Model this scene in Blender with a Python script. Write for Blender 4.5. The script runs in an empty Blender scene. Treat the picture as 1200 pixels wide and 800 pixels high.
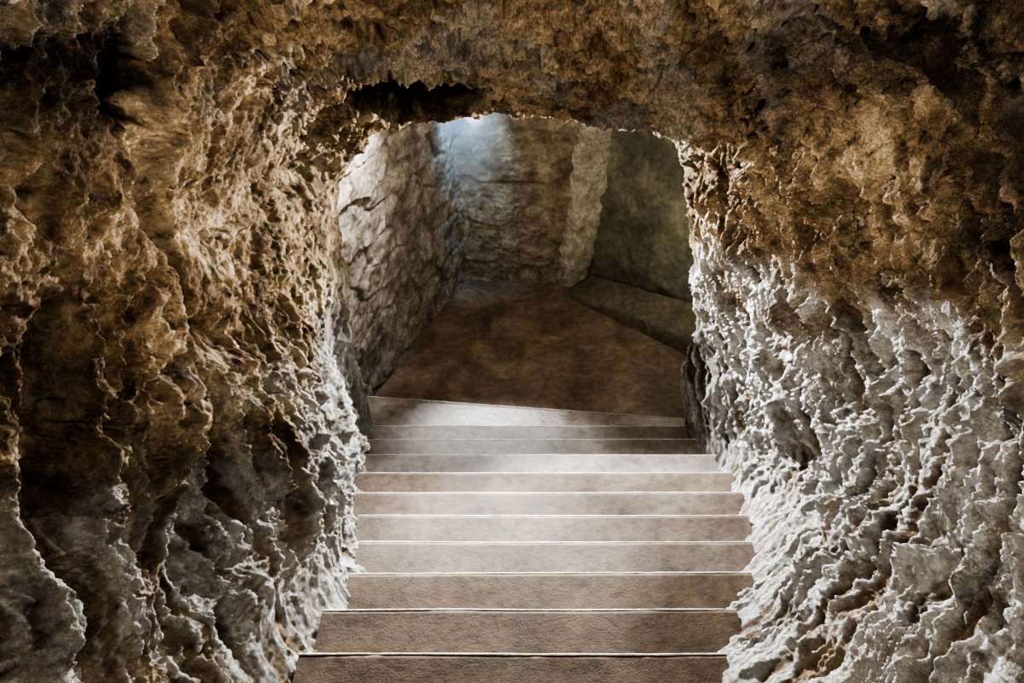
import bpy, math, random
import numpy as np
rng = np.random.RandomState(7)
random.seed(3)
scene = bpy.context.scene
col = scene.collection

# ------------------------------------------------------------ camera frame
F = 1000.0
PITCH = math.radians(35.9)
CS, SN = math.cos(PITCH), math.sin(PITCH)
RISE, RUN = 0.15, 0.32
TA = RISE / RUN
HS = 2.034
D0Y = 0.990 * HS                      # nosing 0 distance
def dn(n): return D0Y + n * RUN
def Dn(n): return HS + TA * dn(n)     # drop under the eye
LAND = Dn(9) + 2 * RISE
E = LAND                              # eye height: landing floor is z = 0
def ray(px, py):
    u = (px - 600) / F; v = (400 - py) / F
    return u, CS + v * SN, SN - v * CS      # x, forward, drop per unit t
def at_d(px, py, d):
    u, f, g = ray(px, py); t = d / f
    return u * t, g * t
def at_D(px, py, D):
    u, f, g = ray(px, py); t = D / g
    return u * t, f * t
def at_slope(px, py):
    u, f, g = ray(px, py); t = HS / (g - TA * f)
    return u * t, f * t
def proj(P):
    x, d, D = P[..., 0], P[..., 1], E - P[..., 2]
    zc = np.maximum(d * CS + D * SN, 0.05)
    return 600 + F * x / zc, 400 - F * (d * SN - D * CS) / zc

# ------------------------------------------------------------ noise
perm = rng.permutation(256); perm = np.concatenate([perm, perm, perm])
gr = rng.normal(size=(256, 3)); gr /= np.linalg.norm(gr, axis=1)[:, None]
def perlin(P):
    i = np.floor(P).astype(np.int64); f = P - i
    w = f * f * f * (f * (f * 6 - 15) + 10)
    i &= 255
    out = 0
    for a in (0, 1):
        for b in (0, 1):
            for c in (0, 1):
                h = perm[perm[perm[(i[..., 0] + a) & 255] + ((i[..., 1] + b) & 255)] + ((i[..., 2] + c) & 255)]
                g = gr[h]
                dv = f - np.array([a, b, c])
                wt = (w[..., 0] if a else 1 - w[..., 0]) * (w[..., 1] if b else 1 - w[..., 1]) * (w[..., 2] if c else 1 - w[..., 2])
                out = out + wt * (g * dv).sum(-1)
    return out * 1.6
def fbm(P, s, o=3, off=0.0):
    r = 0; a = 1.0
    for k in range(o):
        r = r + a * perlin(P * s + off + 17.3 * k); s = s * 2.03; a *= 0.5
    return r
def ridged(P, off=0.0, o=2):
    r = 0; a = 1.0; s = 1.0
    for k in range(o):
        n = 1 - 2.2 * np.abs(perlin(P * s + off + 11.1 * k)); r = r + a * n; a *= 0.5; s *= 2.1
    return r
def sst(a, b, x):
    t = np.clip((x - a) / (b - a), 0, 1); return t * t * (3 - 2 * t)

# ------------------------------------------------------------ mesh from a grid
def link(name, me, mat, parent=None):
    o = bpy.data.objects.new(name, me); col.objects.link(o)
    if mat: me.materials.append(mat)
    if parent: o.parent = parent
    return o
def grid_mesh(name, P, attrs=None, flip=False, smooth=True):
    n, m = P.shape[:2]
    me = bpy.data.meshes.new(name)
    me.vertices.add(n * m)
    me.vertices.foreach_set('co', P.reshape(-1).astype(np.float32))
    idx = np.arange(n * m).reshape(n, m)
    q = np.stack([idx[:-1, :-1], idx[1:, :-1], idx[1:, 1:], idx[:-1, 1:]], -1).reshape(-1, 4)
    if flip: q = q[:, ::-1]
    me.loops.add(q.size); me.polygons.add(len(q))
    me.loops.foreach_set('vertex_index', q.reshape(-1).astype(np.int32))
    me.polygons.foreach_set('loop_start', (np.arange(len(q)) * 4).astype(np.int32))
    me.update(calc_edges=True)
    me.polygons.foreach_set('use_smooth', np.full(len(q), smooth, dtype=bool))
    for k, a in (attrs or {}).items():
        at = me.attributes.new(k, 'FLOAT', 'POINT')
        at.data.foreach_set('value', a.reshape(-1).astype(np.float32))
    me.update()
    return me
def normals(P):
    a = np.gradient(P, axis=0); b = np.gradient(P, axis=1)
    n = np.cross(a, b); return n / np.maximum(np.linalg.norm(n, axis=-1, keepdims=True), 1e-9)
def tag(o, label, cat=None, group=None, kind=None):
    o['label'] = label
    if cat: o['category'] = cat
    if group: o['group'] = group
    if kind: o['kind'] = kind
    return o

# ------------------------------------------------------------ materials
class NT:
    def __init__(s, name):
        s.m = bpy.data.materials.new(name); s.m.use_nodes = True
        s.t = s.m.node_tree; s.b = s.t.nodes['Principled BSDF']
        s.tc = s.t.nodes.new('ShaderNodeTexCoord')
    def n(s, kind, **kw):
        x = s.t.nodes.new(kind)
        for k, v in kw.items(): setattr(x, k, v)
        return x
    def l(s, a, b): s.t.links.new(a, b)
    def noise(s, scale, detail=5, rough=0.6, stretch=None, dist=0.0):
        x = s.n('ShaderNodeTexNoise'); x.inputs['Scale'].default_value = scale
        x.inputs['Detail'].default_value = detail; x.inputs['Roughness'].default_value = rough
        x.inputs['Distortion'].default_value = dist
        if stretch:
            mp = s.n('ShaderNodeMapping'); mp.inputs['Scale'].default_value = stretch
            s.l(s.tc.outputs['Object'], mp.inputs['Vector']); s.l(mp.outputs[0], x.inputs['Vector'])
        else: s.l(s.tc.outputs['Object'], x.inputs['Vector'])
        return x.outputs['Fac']
    def ramp(s, fac, stops):
        x = s.n('ShaderNodeValToRGB'); e = x.color_ramp.elements
        while len(e) < len(stops): e.new(0.5)
        for k, (p, c) in enumerate(stops):
            e[k].position = p; e[k].color = (c, c, c, 1) if isinstance(c, (int, float)) else (*c, 1)
        s.l(fac, x.inputs[0]); return x.outputs[0]
    def mix(s, fac, a, b, mode='MIX'):
        x = s.n('ShaderNodeMix', data_type='RGBA', blend_type=mode)
        if isinstance(fac, (int, float)): x.inputs[0].default_value = fac
        else: s.l(fac, x.inputs[0])
        for v, i in ((a, 6), (b, 7)):
            if isinstance(v, tuple): x.inputs[i].default_value = (*v, 1)
            else: s.l(v, x.inputs[i])
        return x.outputs[2]
    def math(s, op, a, b):
        x = s.n('ShaderNodeMath', operation=op)
        for v, i in ((a, 0), (b, 1)):
            if isinstance(v, (int, float)): x.inputs[i].default_value = v
            else: s.l(v, x.inputs[i])
        return x.outputs[0]
    def attr(s, name):
        x = s.n('ShaderNodeAttribute'); x.attribute_name = name; return x.outputs['Fac']
    def bump(s, h, strength, dist=0.02, prev=None):
        x = s.n('ShaderNodeBump'); x.inputs['Strength'].default_value = strength; x.inputs['Distance'].default_value = dist
        s.l(h, x.inputs['Height'])
        if prev: s.l(prev, x.inputs['Normal'])
        return x.outputs[0]
    def done(s, color, rough, nrm=None, spec=0.3):
        s.l(color, s.b.inputs['Base Color'])
        if isinstance(rough, (int, float)): s.b.inputs['Roughness'].default_value = rough
        else: s.l(rough, s.b.inputs['Roughness'])
        s.b.inputs['Specular IOR Level'].default_value = spec
        if nrm: s.l(nrm, s.b.inputs['Normal'])
        return s.m

def rock_material():
    s = NT('cave_rock')
    c = s.ramp(s.noise(2.6, 8, 0.72, dist=0.3), [(0.31, (0.055, 0.037, 0.023)), (0.42, (0.155, 0.106, 0.063)), (0.51, (0.30, 0.218, 0.133)), (0.60, (0.46, 0.35, 0.226)), (0.72, (0.63, 0.525, 0.38))])
    blot = s.ramp(s.noise(11, 8, 0.78), [(0.37, 0.1), (0.47, 0.8), (0.62, 1.35)])
    c = s.mix(0.9, c, blot, 'MULTIPLY')
    pn = s.ramp(s.noise(6, 8, 0.78), [(0.35, 0.1), (0.49, 1.0)])
    pale = s.math('MULTIPLY', s.attr('pale'), pn)
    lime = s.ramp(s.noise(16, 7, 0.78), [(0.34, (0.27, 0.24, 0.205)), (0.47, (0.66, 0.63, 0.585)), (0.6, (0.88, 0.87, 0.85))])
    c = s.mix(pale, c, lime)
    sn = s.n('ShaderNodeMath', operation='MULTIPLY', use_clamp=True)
    s.l(s.attr('stain_shade'), sn.inputs[0]); s.l(s.ramp(s.noise(5, 8, 0.75), [(0.40, 1.0), (0.66, 0.4)]), sn.inputs[1])
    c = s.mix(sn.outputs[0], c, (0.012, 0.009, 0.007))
    b = s.bump(s.noise(15, 9, 0.80), 1.0, 0.085)
    b = s.bump(s.noise(60, 4, 0.75), 0.85, 0.02, b)
    return s.done(c, 1.0, b, 0.04)
def simple_rock(name, stops, scale=4, bump=0.6, rough=0.85, spec=0.2, joint=None, fine=70):
    s = NT(name)
    c = s.ramp(s.noise(scale, 8, 0.7, dist=0.3), stops)
    c = s.mix(0.6, c, s.ramp(s.noise(scale * 6, 6, 0.75), [(0.37, 0.3), (0.58, 1.0)]), 'MULTIPLY')
    if joint: c = s.mix(s.attr('joint'), c, joint)
    b = s.bump(s.noise(18, 7, 0.75), bump, 0.05)
    b = s.bump(s.noise(fine, 4, 0.7), bump * 0.7, 0.015, b)
    return s.done(c, rough, b, spec)
M_ROCK = rock_material()
M_MASON = simple_rock('rubble_masonry', [(0.34, (0.095, 0.078, 0.058)), (0.5, (0.26, 0.225, 0.18)), (0.66, (0.46, 0.425, 0.36))], 5, 0.9, 0.95, 0.05, joint=(0.075, 0.058, 0.043))
M_BACK = simple_rock('rough_limestone', [(0.34, (0.11, 0.081, 0.054)), (0.5, (0.26, 0.206, 0.143)), (0.68, (0.45, 0.38, 0.28))], 5, 1.0, 0.95, 0.05, joint=(0.10, 0.076, 0.053))
M_PIER = simple_rock('broken_limestone', [(0.3, (0.22, 0.187, 0.135)), (0.5, (0.42, 0.375, 0.29)), (0.72, (0.62, 0.575, 0.47))], 4, 0.9, 0.95, 0.05)
M_GREEN = simple_rock('mossy_plaster', [(0.3, (0.055, 0.050, 0.033)), (0.5, (0.115, 0.106, 0.074)), (0.72, (0.185, 0.172, 0.125))], 3, 0.4)
M_FLOOR = simple_rock('damp_earth_floor', [(0.34, (0.08, 0.057, 0.038)), (0.5, (0.16, 0.116, 0.078)), (0.66, (0.26, 0.205, 0.147))], 2.6, 0.2, 0.5, 0.35)
M_KERB = simple_rock('dull_kerb_stone', [(0.3, (0.06, 0.048, 0.032)), (0.52, (0.125, 0.104, 0.072)), (0.75, (0.2, 0.17, 0.122))], 3.5, 0.4, 0.8, 0.15)
def step_material(name, r0, r1, dark=1.0, spec=0.12, gray=0.0):
    s = NT(name)
    def k(c):
        m_ = sum(c) / 3; return tuple((v * (1 - gray) + m_ * gray) * dark for v in c)
    c = s.ramp(s.noise(3, 7, 0.68), [(0.3, k((0.05, 0.034, 0.022))), (0.52, k((0.098, 0.070, 0.047))), (0.75, k((0.158, 0.12, 0.086)))])
    c = s.mix(0.6, c, s.ramp(s.noise(18, 7, 0.75), [(0.36, 0.4), (0.55, 1.0)]), 'MULTIPLY')
    r = s.ramp(s.noise(6, 5, 0.6), [(0.35, r0), (0.65, r1)])
    b = s.bump(s.noise(30, 6, 0.7), 0.3, 0.01)
    b = s.bump(s.noise(120, 3, 0.6), 0.25, 0.003, b)
    return s.done(c, r, b, spec)
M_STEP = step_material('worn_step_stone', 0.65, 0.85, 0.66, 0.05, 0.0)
M_MID = step_material('half_lit_step_stone', 0.6, 0.8, 0.78, 0.06, 0.22)  # same stone, lightened to paint in light on the middle steps
M_PALE = step_material('lit_step_stone', 0.45, 0.65, 2.0, 0.18, 0.55)  # same stone, paler still: chamber light painted into the far steps
M_WET = step_material('lit_polished_step_stone', 0.22, 0.42, 2.4, 0.5, 0.5)  # smooth stone, its tint also raised to paint in the light
M_NOSE = simple_rock('worn_step_edge', [(0.36, (0.28, 0.25, 0.21)), (0.5, (0.48, 0.45, 0.395)), (0.66, (0.68, 0.66, 0.62))], 7, 0.15, 0.6, 0.3)

# ------------------------------------------------------------ stair edges against the rock
LE = [at_slope(*p) for p in [(270, 870), (328, 800), (365, 765), (390, 715), (420, 675), (432, 635), (430, 600), (424, 560), (432, 530), (434, 500)]]
RE = [at_slope(*p) for p in [(825, 870), (832, 800), (836, 762), (850, 712), (868, 672), (870, 635), (866, 602), (858, 565), (832, 530), (808, 500)]]
def edge(lst, d):
    xs = [p[0] for p in lst]; ds = [p[1] for p in lst]
    return float(np.interp(d, ds, xs))

# ------------------------------------------------------------ the rock tunnel
def px_ring(d, pts):
    mid = [at_d(px, py, d) for px, py in pts]
    base = HS + TA * d + 0.16
    return [(edge(LE, d) + 0.01, base)] + mid + [(edge(RE, d) - 0.01, base)]
ring49 = px_ring(4.9, [(424, 455), (408, 385), (400, 300), (403, 208), (450, 154), (582, 129), (706, 150), (796, 176), (817, 275), (822, 360), (806, 430)])
ring44 = px_ring(4.45, [(408, 505), (380, 415), (362, 300), (358, 160), (440, 88), (590, 60), (738, 82), (838, 130), (862, 268), (868, 380), (850, 480)])
ring40 = px_ring(4.0, [(402, 540), (368, 440), (335, 300), (320, 105), (420, 20), (590, -10), (750, 5), (870, 85), (905, 260), (912, 400), (885, 520)])
ring30 = px_ring(3.0, [(370, 620), (310, 510), (255, 350), (225, 60), (370, -100), (590, -160), (810, -130), (980, 10), (1050, 230), (1055, 430), (970, 580)])
ring18 = px_ring(1.8, [(200, 750), (60, 610), (-40, 400), (-70, 60), (80, -330), (600, -470), (1060, -330), (1280, 60), (1300, 300), (1250, 570), (1010, 745)])
ring06 = [(-1.1, 2.6), (-1.35, 2.0), (-1.55, 1.5), (-1.6, .8), (-1.5, -.2), (-.9, -.9), (0, -1.1), (.9, -.9), (1.55, -.2), (1.7, .8), (1.65, 1.5), (1.35, 2.0), (.95, 2.6)]
ringm = [(x, D - 0.5) for x, D in ring06]
def scaled(r, k):
    cx, cD = 0.1, 3.2
    return [(cx + (x - cx) * k, cD + (D - cD) * k) for x, D in r]
ST = [(-0.6, ringm), (0.6, ring06), (1.8, ring18), (3.0, ring30), (4.0, ring40), (4.45, ring44), (4.9, ring49), (5.12, scaled(ring49, 1.06)), (5.4, scaled(ring49, 1.42))]
def hermite(xk, yk, x):
    xk = np.asarray(xk, float); yk = np.asarray(yk, float)
    m = np.zeros_like(yk)
    dx = np.diff(xk); sl = np.diff(yk, axis=0) / dx.reshape(-1, *([1] * (yk.ndim - 1)))
    m[0], m[-1] = sl[0], sl[-1]
    m[1:-1] = 0.5 * (sl[:-1] + sl[1:])
    k = np.clip(np.searchsorted(xk, x) - 1, 0, len(xk) - 2)
    h = dx[k]; t = (x - xk[k]) / h
    sh = (-1,) + (1,) * (yk.ndim - 1)
    t = t.reshape(sh); h = h.reshape(sh)
    return ((2 * t**3 - 3 * t**2 + 1) * yk[k] + (t**3 - 2 * t**2 + t) * h * m[k] + (-2 * t**3 + 3 * t**2) * yk[k + 1] + (t**3 - t**2) * h * m[k + 1])
dv = np.concatenate([np.linspace(-0.6, 1.4, 60, endpoint=False), np.linspace(1.4, 5.0, 680, endpoint=False), np.linspace(5.0, 5.4, 30)])
rings = hermite([s[0] for s in ST], [s[1] for s in ST], dv)
NU = 1480
uu = np.linspace(0, 12, NU)
prof = hermite(np.arange(13), np.transpose(rings, (1, 0, 2)), uu)
P = np.zeros((len(dv), len(uu), 3))
P[..., 0] = prof[..., 0].T; P[..., 1] = dv[:, None]; P[..., 2] = E - prof[..., 1].T
N = normals(P)
hf = NU // 2
toc = np.stack([0.1 - P[..., 0], 0 * P[..., 0], (P[:, hf:hf + 1, 2] * 0.5 + P[:, 0:1, 2] * 0.5) - P[..., 2]], -1)
N *= np.sign((N * toc).sum(-1, keepdims=True) + 1e-9)
PX, PY = proj(P)
U = np.broadcast_to(uu, P.shape[:2])
base_mask = sst(0.1, 1.2, np.minimum(U, 12 - U))
arch = sst(4.3, 4.9, P[..., 1])
near_cam = sst(0.6, 1.5, P[..., 1])
warp = np.stack([fbm(P, 1.8, 2, 3.1), fbm(P, 1.8, 2, 9.7), fbm(P, 1.8, 2, 5.5)], -1)
Q = P + 0.07 * warp
right = sst(7.9, 8.7, U); left = 1 - sst(3.5, 4.3, U); top = 1 - np.maximum(right, left)
lfl = 1 - sst(2.3, 3.4, U)                                           # upright part of the left wall
hgt = (P[..., 2] - (E - HS - TA * P[..., 1]))                        # height over the stair line
def sharp(A, off, k=1.6, e=1.8):                                     # thin crests, wide troughs
    n = np.clip(1 - k * np.abs(perlin(A + off)), 0, 1); return n ** e
# drip flutes: coordinates run along the wall and up it; the flutes lean with the passage
ja = 0.030 * fbm(P, 5.0, 3, 61.)
run = Q[..., 1] - np.where(P[..., 0] > 0, 0.66, 0.5) * hgt + ja
sd = np.where(P[..., 0] > 0, 3.3, 40.7)
zq = Q[..., 2]
fA = sharp(np.stack([run * 5.0, sd, zq * 0.45], -1), 2.0, 1.8, 2.0)
fB = sharp(np.stack([run * 13.0, sd, zq * 0.8], -1), 12.0, 2.0, 2.0)
fC = sharp(np.stack([run * 25.0, sd, zq * 1.7], -1), 22.0, 1.9, 1.7)
fl = 0.6 * fA + 0.9 * fB + 0.45 * fC
fl2 = ridged(np.stack([run * 2.3, sd, zq * 0.45], -1), 7.0, 2)       # broad ribs
fmod = 0.5 + 0.5 * sst(-.25, .3, fbm(P, 3.2, 2, 41.))
brk = 0.42 + 0.58 * sst(-.3, .25, fbm(P * np.array([1, 1, .5]), 7.0, 2, 47.))               # breaks the flutes into lengths
rough = fbm(P, 8, 3, 21.0)
fine = fbm(P, 24, 3, 81.0)
knob = np.abs(perlin(P * np.array([11, 11, 6.0]) + 33.)) + 0.6 * np.abs(perlin(P * 23 + 43.)) + 0.4 * np.abs(perlin(P * 45 + 53.))
lump = fbm(Q, 2.6, 3, 13.0)
big = fbm(P, 1.0, 2, 31.0)
crag = ridged(Q * np.array([4.2, 4.2, 2.6]), 61.0, 3)
soft = 1 - 0.45 * arch
H = (0.10 * big + 0.05 * lump) * (1 - 0.45 * arch)
H += (0.060 * (fA - 0.3) + 0.095 * (fB - 0.25) * brk + 0.048 * fC * brk) * fmod * right * (1 - 0.3 * arch)
H += (0.085 * (fA - 0.3) + 0.055 * (fB - 0.25) * brk + 0.018 * fC) * fmod * lfl * (1 - 0.3 * arch)
H += fl2 * (0.010 * right + 0.085 * lfl + 0.03 * top) * (1 - 0.5 * arch)
H += crag * (0.010 * left + 0.04 * top) * soft
H += (0.055 * (knob - 0.3)) * (0.46 * right + 0.42 * left + 0.7 * top) * soft
H += (0.016 * rough + 0.014 * fine) * soft
H -= 0.11 * sst(0.30, 0.60, perlin(Q * np.array([5.5, 5.5, 4.0]) + 55.0)) * (left * 0.5 + top * 0.8 + 0.1 * right) * soft
H -= 0.10 * sst(0.25, 0.55, perlin(Q * np.array([2.8, 2.8, 0.9]) + 95.0)) * left * (1 - 0.6 * arch)
H -= 0.085 * sst(0.34, 0.54, perlin(P * 10.0 + 15.0)) * (0.2 * right + 0.4 * left + 0.9 * top) * soft
H -= 0.05 * sst(0.34, 0.50, perlin(P * 18.0 + 65.0)) * (0.2 * right + 0.4 * left + 0.9 * top) * soft
H -= 0.04 * arch * (1 - 0.3 * top) - 0.01
H -= 0.03 * sst(3.4, 4.4, P[..., 1]) * lfl
# broad forms of the cave wall
FE = [(600, 60, 260, 40, .05), (205, 560, 26, 150, -.22), (290, 560, 40, 150, .12),
      (150, 430, 36, 130, .12), (45, 440, 35, 90, -.10), (345, 290, 40, 80, .05), (355, 205, 40, 18, -.10), (260, 250, 40, 90, -.06), (250, 390, 26, 26, -.13),
      (330, 745, 35, 40, -.08), (90, 720, 90, 60, .10), (1115, 660, 26, 46, -.10), (965, 590, 18, 46, -.10),
      (885, 430, 20, 110, -.08), (840, 330, 22, 100, .04), (1000, 420, 40, 120, .04), (820, 60, 60, 30, -.08), (1130, 120, 80, 60, -.06), (930, 210, 60, 40, .06), (290, 45, 14, 9, -.12), (430, 30, 12, 10, -.12), (640, 75, 14, 9, -.1), (560, 45, 9, 9, -.1), (700, 40, 10, 8, -.1)]
for cx, cy, sx, sy, a in FE:
    H += a * np.exp(-(((PX - cx) / sx) ** 2 + ((PY - cy) / sy) ** 2)) * near_cam
def hole(cx, cy, sx, sy, j=0.3):
    return 1 - sst(0.4, 1.0, ((PX - cx) / sx + j * lump) ** 2 + ((PY - cy) / sy + j * rough) ** 2)
arch_hole = hole(485, 102, 86, 38, 0.15) * (1 - sst(4.74, 4.84, P[..., 1]))
hollow = np.maximum.reduce([arch_hole, hole(130, 95, 38, 55), hole(215, 385, 26, 16)])
H -= 0.18 * hollow
H *= 0.3 + 0.7 * base_mask
H *= 0.4 + 0.6 * near_cam
P2 = P + N * H[..., None]
# mineral tone, with some shade and highlights painted in
g = lambda cx, cy, sx, sy: np.exp(-(((PX - cx) / sx) ** 2 + ((PY - cy) / sy) ** 2))
nz = fbm(P, 2.2, 3, 71.0)
crest = sst(0.2, 0.8, fl * (0.5 + 0.5 * brk) + 0.22 * rough)
pale = np.clip((right * (1 - sst(1.05, 1.65, hgt + 0.45 * nz)) * (0.05 + 1.15 * crest) + lfl * (1 - sst(0.5, 1.35, hgt + 0.5 * nz)) * (0.05 + 0.9 * crest) + lfl * 0.5 * g(405, 440, 30, 110) + top * 0.25 * sst(0, .5, nz)), 0, 1)  # limestone crust; lit crests and left jamb painted paler
stain_shade = np.clip(1.3 * g(30, 30, 170, 150) + 1.25 * g(1120, 30, 230, 105) + 1.05 * g(1200, 260, 110, 130) + 0.3 * g(880, 50, 80, 55) + 0.5 * g(210, 520, 30, 150) + 1.8 * hollow + 0.4 * g(40, 430, 50, 80) + 0.4 * g(1000, 330, 80, 50) + 0.25 * (sst(.05, .6, nz)), 0, 2.2) * (1 - 0.75 * pale)  # dark stains, plus shade painted into the hollows and groove
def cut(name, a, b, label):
    me = grid_mesh(name, P2[:, a:b], {'pale': pale[:, a:b], 'stain_shade': stain_shade[:, a:b]})
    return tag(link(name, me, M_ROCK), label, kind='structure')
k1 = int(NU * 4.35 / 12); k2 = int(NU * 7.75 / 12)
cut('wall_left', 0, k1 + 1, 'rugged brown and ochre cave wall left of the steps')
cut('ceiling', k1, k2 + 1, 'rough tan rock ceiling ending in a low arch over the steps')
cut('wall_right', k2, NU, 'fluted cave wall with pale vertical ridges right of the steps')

# ------------------------------------------------------------ staircase
stairs = bpy.data.objects.new('staircase', None); col.objects.link(stairs)
stairs.location = (0, dn(9), 0)
tag(stairs, 'straight flight of worn brown stone steps with pale edges going down through the arch', 'staircase')
org = np.array([0, dn(9), 0])
def step(yb_fn, yf_fn, z, xl, xr, bottom, seed, mat=None):
    nx = int((xr - xl) / 0.014)
    xs = np.linspace(xl, xr, nx)
    yb = yb_fn(xs)
    pl = lambda f, c: np.array([perlin(np.array([x * f, seed * 3.7 + 0.3, c])) for x in xs])
    yf = yf_fn(xs) + 0.006 * pl(1.0, 0.5) + 0.001 * pl(7, 1.5)
    sag = 0.005 * pl(0.9, 8.5)
    tt = np.concatenate([[0.0], np.linspace(0.0, 1.0, 18)])
    G = np.zeros((len(tt) + 2, nx, 3))
    for j, t in enumerate(tt):
        G[j, :, 0] = xs; G[j, :, 1] = yb + (yf - 0.008 - yb) * t
        G[j, :, 2] = z + sag
    G[:len(tt), :, 2] += 0.003 * fbm(G[:len(tt)], 4.0, 3, seed) * (1 - 0.8 * (tt ** 4))[:, None] - 0.002
    G[0, :, 2] = bottom
    G[-2] = G[-3]; G[-2, :, 2] = z - 0.05
    G[-1] = G[-2]; G[-1, :, 2] = bottom
    body = link('step', grid_mesh('step', G - org, flip=True), mat or M_STEP, stairs)
    prof = [(-0.0105, -0.004), (-0.0075, -0.001), (-0.004, 0.0), (-0.001, -0.0015), (0.002, -0.006), (0.003, -0.018), (0.0, -0.045), (-0.03, -0.05)]
    K = np.zeros((len(prof), nx, 3))
    for j, (py, pz) in enumerate(prof):
        K[j, :, 0] = xs; K[j, :, 1] = yf + py; K[j, :, 2] = z + sag + pz
    chip = np.maximum(0, pl(11, 3.3) - 0.25)
    K[1:5, :, 2] -= 0.003 * chip; K[2:7, :, 1] -= 0.005 * chip
    nose = link('nosing', grid_mesh('nosing', K - org, flip=True), M_NOSE, body)
    nose['label'] = 'pale worn front edge'
for n in range(-3, 10):
    a, b = dn(n - 1), dn(n)
    xl = edge(LE, b) - 0.05; xr = edge(RE, b) + 0.05
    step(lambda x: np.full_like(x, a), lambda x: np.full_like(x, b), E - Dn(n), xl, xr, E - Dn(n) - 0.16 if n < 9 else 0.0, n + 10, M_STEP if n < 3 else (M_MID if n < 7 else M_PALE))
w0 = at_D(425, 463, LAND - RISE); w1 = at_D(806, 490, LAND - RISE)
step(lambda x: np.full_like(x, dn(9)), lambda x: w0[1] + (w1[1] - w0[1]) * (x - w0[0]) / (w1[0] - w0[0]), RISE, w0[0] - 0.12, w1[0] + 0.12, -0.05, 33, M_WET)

# ------------------------------------------------------------ lower chamber
ea = at_D(668, 349, LAND); eb = at_D(803, 414, LAND)
ys = np.linspace(4.85, 9.0, 200); xs = np.linspace(-1.75, 3.0, 220)
G = np.zeros((200, 220, 3)); G[..., 0] = xs; G[..., 1] = ys[:, None]
G[..., 2] = 0.012 * fbm(G, 1.4, 4, 3.0) - 0.004
tag(link('floor', grid_mesh('floor', G), M_FLOOR), 'damp brown earthen floor of the chamber below the steps', kind='structure')
# low ledge in front of the recess
kd = np.array([eb[0] - ea[0], eb[1] - ea[1], 0.0]); KL = np.linalg.norm(kd); kd /= KL
kn = np.array([-kd[1], kd[0], 0.0])
if kn[1] < 0: kn = -kn
KH = 0.2
kp = [(0.0, -0.05), (0.0, 0.05), (0.0, 0.1), (0.006, KH - 0.05), (0.02, KH - 0.02), (0.05, KH), (0.12, KH + 0.03), (0.22, KH + 0.07), (0.3, KH + 0.10)]
kp += [(0.34, KH + 0.10), (0.36, -0.05)]
ks = np.linspace(0.0, KL + 0.9, 170)
kh = 0.35 + 0.65 * np.clip(ks / KL, 0, 1)
K = np.zeros((len(kp) * 5 - 4, 170, 3)); kpi = hermite(np.arange(len(kp)), np.array(kp), np.linspace(0, len(kp) - 1, len(kp) * 5 - 4))
for j, (a_, z_) in enumerate(kpi):
    K[j] = np.array([ea[0], ea[1], 0]) + ks[:, None] * kd + a_ * kn
    K[j, :, 2] = z_ * kh
K += 0.010 * np.stack([fbm(K, 5, 3, 1.), fbm(K, 5, 3, 2.), fbm(K, 5, 3, 3.)], -1)
kerb = tag(link('stone_ledge', grid_mesh('stone_ledge', K - np.array([ea[0], ea[1], 0])), M_KERB), 'low dull brown stone ledge running along the foot of the dim recess', 'ledge')
kerb.location = (ea[0], ea[1], 0)
ga = at_D(688, 334, LAND - KH); gb = at_D(820, 379, LAND - KH)
def vwall(name, p0, p1, z0, z1, mat, hfun, label, res=0.012, flipn=False, lean=0.0):
    L = math.dist(p0, p1); n = int(L / res); m = int((z1 - z0) / res)
    s = np.linspace(0, 1, n)[:, None]; z = np.linspace(z0, z1, m)[None, :]
    G = np.zeros((n, m, 3))
    G[..., 0] = p0[0] + (p1[0] - p0[0]) * s; G[..., 1] = p0[1] + (p1[1] - p0[1]) * s; G[..., 2] = z
    nr = np.array([(p1[1] - p0[1]) / L, -(p1[0] - p0[0]) / L, 0.0])
    if flipn: nr = -nr
    at = {}
    h = hfun(G, s * L + 0 * z, z + 0 * s, at) + lean * (z - z0)
    return tag(link(name, grid_mesh(name, G + nr * h[..., None], at), mat), label, kind='structure')
def voro(a, b, seed):
    ia = np.floor(a).astype(int); ib = np.floor(b).astype(int)
    f1 = np.full(a.shape, 9.0); f2 = np.full(a.shape, 9.0); cid = np.zeros(a.shape)
    for i in (-1, 0, 1):
        for j in (-1, 0, 1):
            h = perm[(perm[(ia + i + seed) & 255] + ib + j) & 255]
            jx = gr[h, 0] * 0.42 + 0.5; jy = gr[h, 1] * 0.22 + 0.5
            off = ((ib + j) % 2) * 0.5 - 0.25
            d = (np.abs(ia + i + jx + off - a) ** 4 + np.abs(ib + j + jy - b) ** 4) ** 0.25
            new = d < f1
            f2 = np.where(new, f1, np.minimum(f2, d)); cid = np.where(new, gr[h, 2], cid); f1 = np.where(new, d, f1)
    return f1, f2, cid
def mason_h(G, s, z, at):
    w = 0.055 * fbm(G, 2.5, 4, 4.); w2 = 0.036 * fbm(G, 2.5, 4, 14.)
    f1, f2, cid = voro((s + w) / 0.42, (z + w2) / 0.22, 5)
    e = f2 - f1
    at['joint'] = (1 - sst(0.0, 0.15, e)) * 0.7 * sst(-.7, .15, fbm(G, 3, 2, 24.))
    return 0.022 * sst(0.0, 0.09, e) + 0.028 * cid + 0.016 * fbm(G, 9, 5, 1.0) + 0.018 * fbm(G, 1.5, 2, 2.)
la = at_D(438, 460, LAND); lb = at_D(542, 332, LAND)
k = (lb[0] - la[0]) / (lb[1] - la[1])
p0 = (la[0] + k * (4.95 - la[1]), 4.95); p1 = (la[0] + k * (lb[1] + 0.3 - la[1]), lb[1] + 0.3)
vwall('wall_far_left', p0, p1, -0.1, 3.4, M_MASON, mason_h, 'rough stone block wall on the left of the lower chamber', lean=-0.03)
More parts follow.
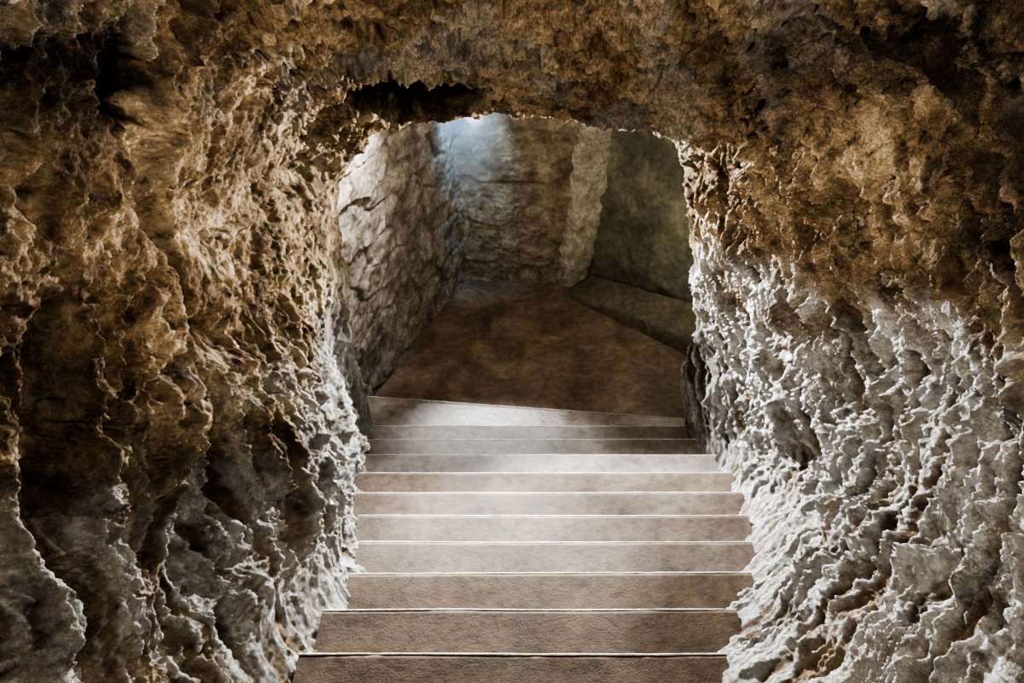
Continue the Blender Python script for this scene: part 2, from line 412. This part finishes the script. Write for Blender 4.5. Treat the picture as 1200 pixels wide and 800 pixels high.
def back_h(G, s, z, at):
    w = 0.05 * fbm(G, 2.0, 4, 44.); w2 = 0.04 * fbm(G, 2.0, 4, 54.)
    f1, f2, cid = voro((s + w) / 0.46, (z + w2 + 0.08 * s) / 0.24, 9)
    e = f2 - f1
    at['joint'] = (1 - sst(0.0, 0.12, e)) * 0.4 * sst(-.4, .4, fbm(G, 2, 2, 24.))
    return 0.009 * sst(0.0, 0.08, e) + 0.013 * cid + 0.018 * fbm(G, 2.2, 3, 6.) + 0.014 * fbm(G, 10, 5, 7.)
ra = at_D(668, 335, LAND)
bk0 = (lb[0] - 0.12, lb[1] + 0.06)
vwall('wall_back', bk0, (ra[0] + 0.02, ra[1] + 0.05), -0.1, 3.4, M_BACK, back_h, 'uneven beige rock wall at the back of the lower chamber')
# broken end of the back wall
m = 280; z = np.linspace(-0.02, 3.15, m)
pts = []
for zz in z:
    xf = ra[0] - 0.03 + 0.075 * zz; xo = ra[0] + 0.15 + 0.21 * zz; y = ra[1]
    pts.append([(xf - 0.14, y + 0.16), (xf - 0.08, y + 0.05), (xf, y - 0.0), (xf + 0.5 * (xo - xf), y + 0.05), (xo, y + 0.13), (xo + 0.02, y + 0.3), (xo - 0.1, y + 0.5)])
pr = hermite(np.arange(7), np.transpose(np.array(pts), (1, 0, 2)), np.linspace(0, 6, 150))
G = np.zeros((150, m, 3)); G[..., :2] = pr; G[..., 2] = z
nn = normals(G); nn *= np.sign(-(nn[..., 1:2]) + 0.6 * nn[..., 0:1] + 1e-9)
G = G + nn * (0.014 * ridged(G * np.array([2, 2, 3.6]), 6.0, 2) + 0.024 * fbm(G, 7, 4, 3.))[..., None]
tag(link('stone_pier', grid_mesh('stone_pier', G), M_PIER), 'pale broken stone pier where the back wall ends beside the dark recess', 'pillar')
dirg = np.array([gb[0] - ga[0], gb[1] - ga[1]]); dirg /= np.linalg.norm(dirg)
def green_h(G, s, z, at):
    return 0.04 * fbm(G, 1.6, 3, 16.) + 0.010 * fbm(G, 9, 3, 17.)
# recess wall stands behind the ledge and behind the pier
nb = np.array([-dirg[1], dirg[0]]); nb = nb if nb[1] > 0 else -nb
g0 = np.array(ga) - dirg * 0.55 + nb * 0.46; g1 = np.array(gb) + dirg * 1.3 + nb * 0.05
vwall('wall_far_right', tuple(g0), tuple(g1), -0.1, 3.4, M_GREEN, green_h, 'dim greenish plaster wall of the recess beyond the stone pier')
# chamber roof
G = np.zeros((120, 120, 3)); G[..., 0] = np.linspace(-2.6, 3.6, 120); G[..., 1] = np.linspace(5.15, 9.2, 120)[:, None]
G[..., 2] = 3.35 + 0.15 * fbm(G, 1.2, 4, 2.)
tag(link('ceiling_far', grid_mesh('ceiling_far', G), M_BACK), 'rock roof of the lower chamber hidden behind the arch', kind='structure')
# dusty air lit blue below the shaft in the corner
hm = bpy.data.materials.new('dusty_air'); hm.use_nodes = True
ht = hm.node_tree; ht.nodes.clear()
ho = ht.nodes.new('ShaderNodeOutputMaterial'); hv = ht.nodes.new('ShaderNodeVolumeScatter')
hv.inputs['Color'].default_value = (0.82, 0.92, 1.0, 1); hv.inputs['Density'].default_value = 0.7; hv.inputs['Anisotropy'].default_value = 0.0
ht.links.new(hv.outputs[0], ho.inputs['Volume'])
tv = np.linspace(0, np.pi, 25); pv = np.linspace(0, 2 * np.pi, 41)
G = np.zeros((25, 41, 3))
G[..., 0] = 0.34 * np.sin(tv)[:, None] * np.cos(pv); G[..., 1] = 0.32 * np.sin(tv)[:, None] * np.sin(pv); G[..., 2] = 0.8 * np.cos(tv)[:, None] + 0 * pv
hz = tag(link('haze', grid_mesh('haze', G), hm), 'faint blue haze of lit dusty air in the upper corner of the chamber', 'haze', kind='stuff')
hz.location = (-0.36, 6.98, E - 2.72)

# ------------------------------------------------------------ light
from mathutils import Vector
def lamp(name, kind, loc, power, color, size=0.1, target=None, **kw):
    l = bpy.data.lights.new(name, kind); l.energy = power; l.color = color
    l.shadow_soft_size = size
    for k_, v in kw.items(): setattr(l, k_, v)
    o = bpy.data.objects.new(name, l); col.objects.link(o); o.location = loc
    if target is not None:
        o.rotation_euler = (Vector(target) - Vector(loc)).to_track_quat('-Z', 'Y').to_euler()
    return o
R = math.radians
lamp('chamber_flood', 'SPOT', (-0.62, 6.2, E - 2.3), 6400, (0.95, 0.975, 1.0), 0.025, (1.0, 2.6, E - 2.5), spot_size=R(80), spot_blend=0.6)
lamp('chamber_flood_low', 'SPOT', (1.3, 5.75, E - 2.5), 3900, (0.97, 0.98, 1.0), 0.025, (-1.15, 2.8, E - 2.4), spot_size=R(72), spot_blend=0.5)
lamp('chamber_step_light', 'SPOT', (-0.30, 6.75, E - 2.5), 820, (0.9, 0.95, 1.0), 0.08, (-0.12, 4.7, E - 4.3), spot_size=R(42), spot_blend=1.0)
lamp('shaft_glow', 'SPOT', (-0.38, 6.9, E - 2.1), 500, (0.30, 0.60, 1.0), 0.08, (-0.44, 7.3, E - 2.9), spot_size=R(54), spot_blend=1.0)
lamp('masonry_light', 'SPOT', (-0.72, 5.62, E - 1.95), 470, (0.97, 0.98, 1.0), 0.05, (-1.22, 5.65, E - 2.4), spot_size=R(98), spot_blend=1.0)
lamp('chamber_fill', 'POINT', (-0.1, 6.2, E - 1.9), 44, (1.0, 0.9, 0.75), 0.2)
lamp('recess_fill', 'POINT', (1.45, 6.35, E - 3.7), 11, (1.0, 0.97, 0.8), 0.15)
lamp('tunnel_lamp_low', 'SPOT', (0.3, 0.95, E - 1.9), 560, (1.0, 0.88, 0.71), 0.05, (0.1, 3.4, E - 0.9), spot_size=R(106), spot_blend=0.7)
lamp('tunnel_lamp_high', 'POINT', (0.3, 1.0, E - 0.1), 145, (1.0, 0.88, 0.71), 0.05)
w = bpy.data.worlds.new('World'); scene.world = w; w.use_nodes = True
w.node_tree.nodes['Background'].inputs[0].default_value = (1.0, 0.88, 0.74, 1); w.node_tree.nodes['Background'].inputs[1].default_value = 0.045
try: scene.view_settings.look = 'AgX - High Contrast'
except Exception as ex: print('look', ex)

cam = bpy.data.cameras.new('Camera'); cam.sensor_width = 36; cam.lens = 30; cam.clip_start = 0.02
co = bpy.data.objects.new('Camera', cam); col.objects.link(co)
co.location = (0, 0, E); co.rotation_euler = (math.pi / 2 - PITCH, 0, 0)
scene.camera = co
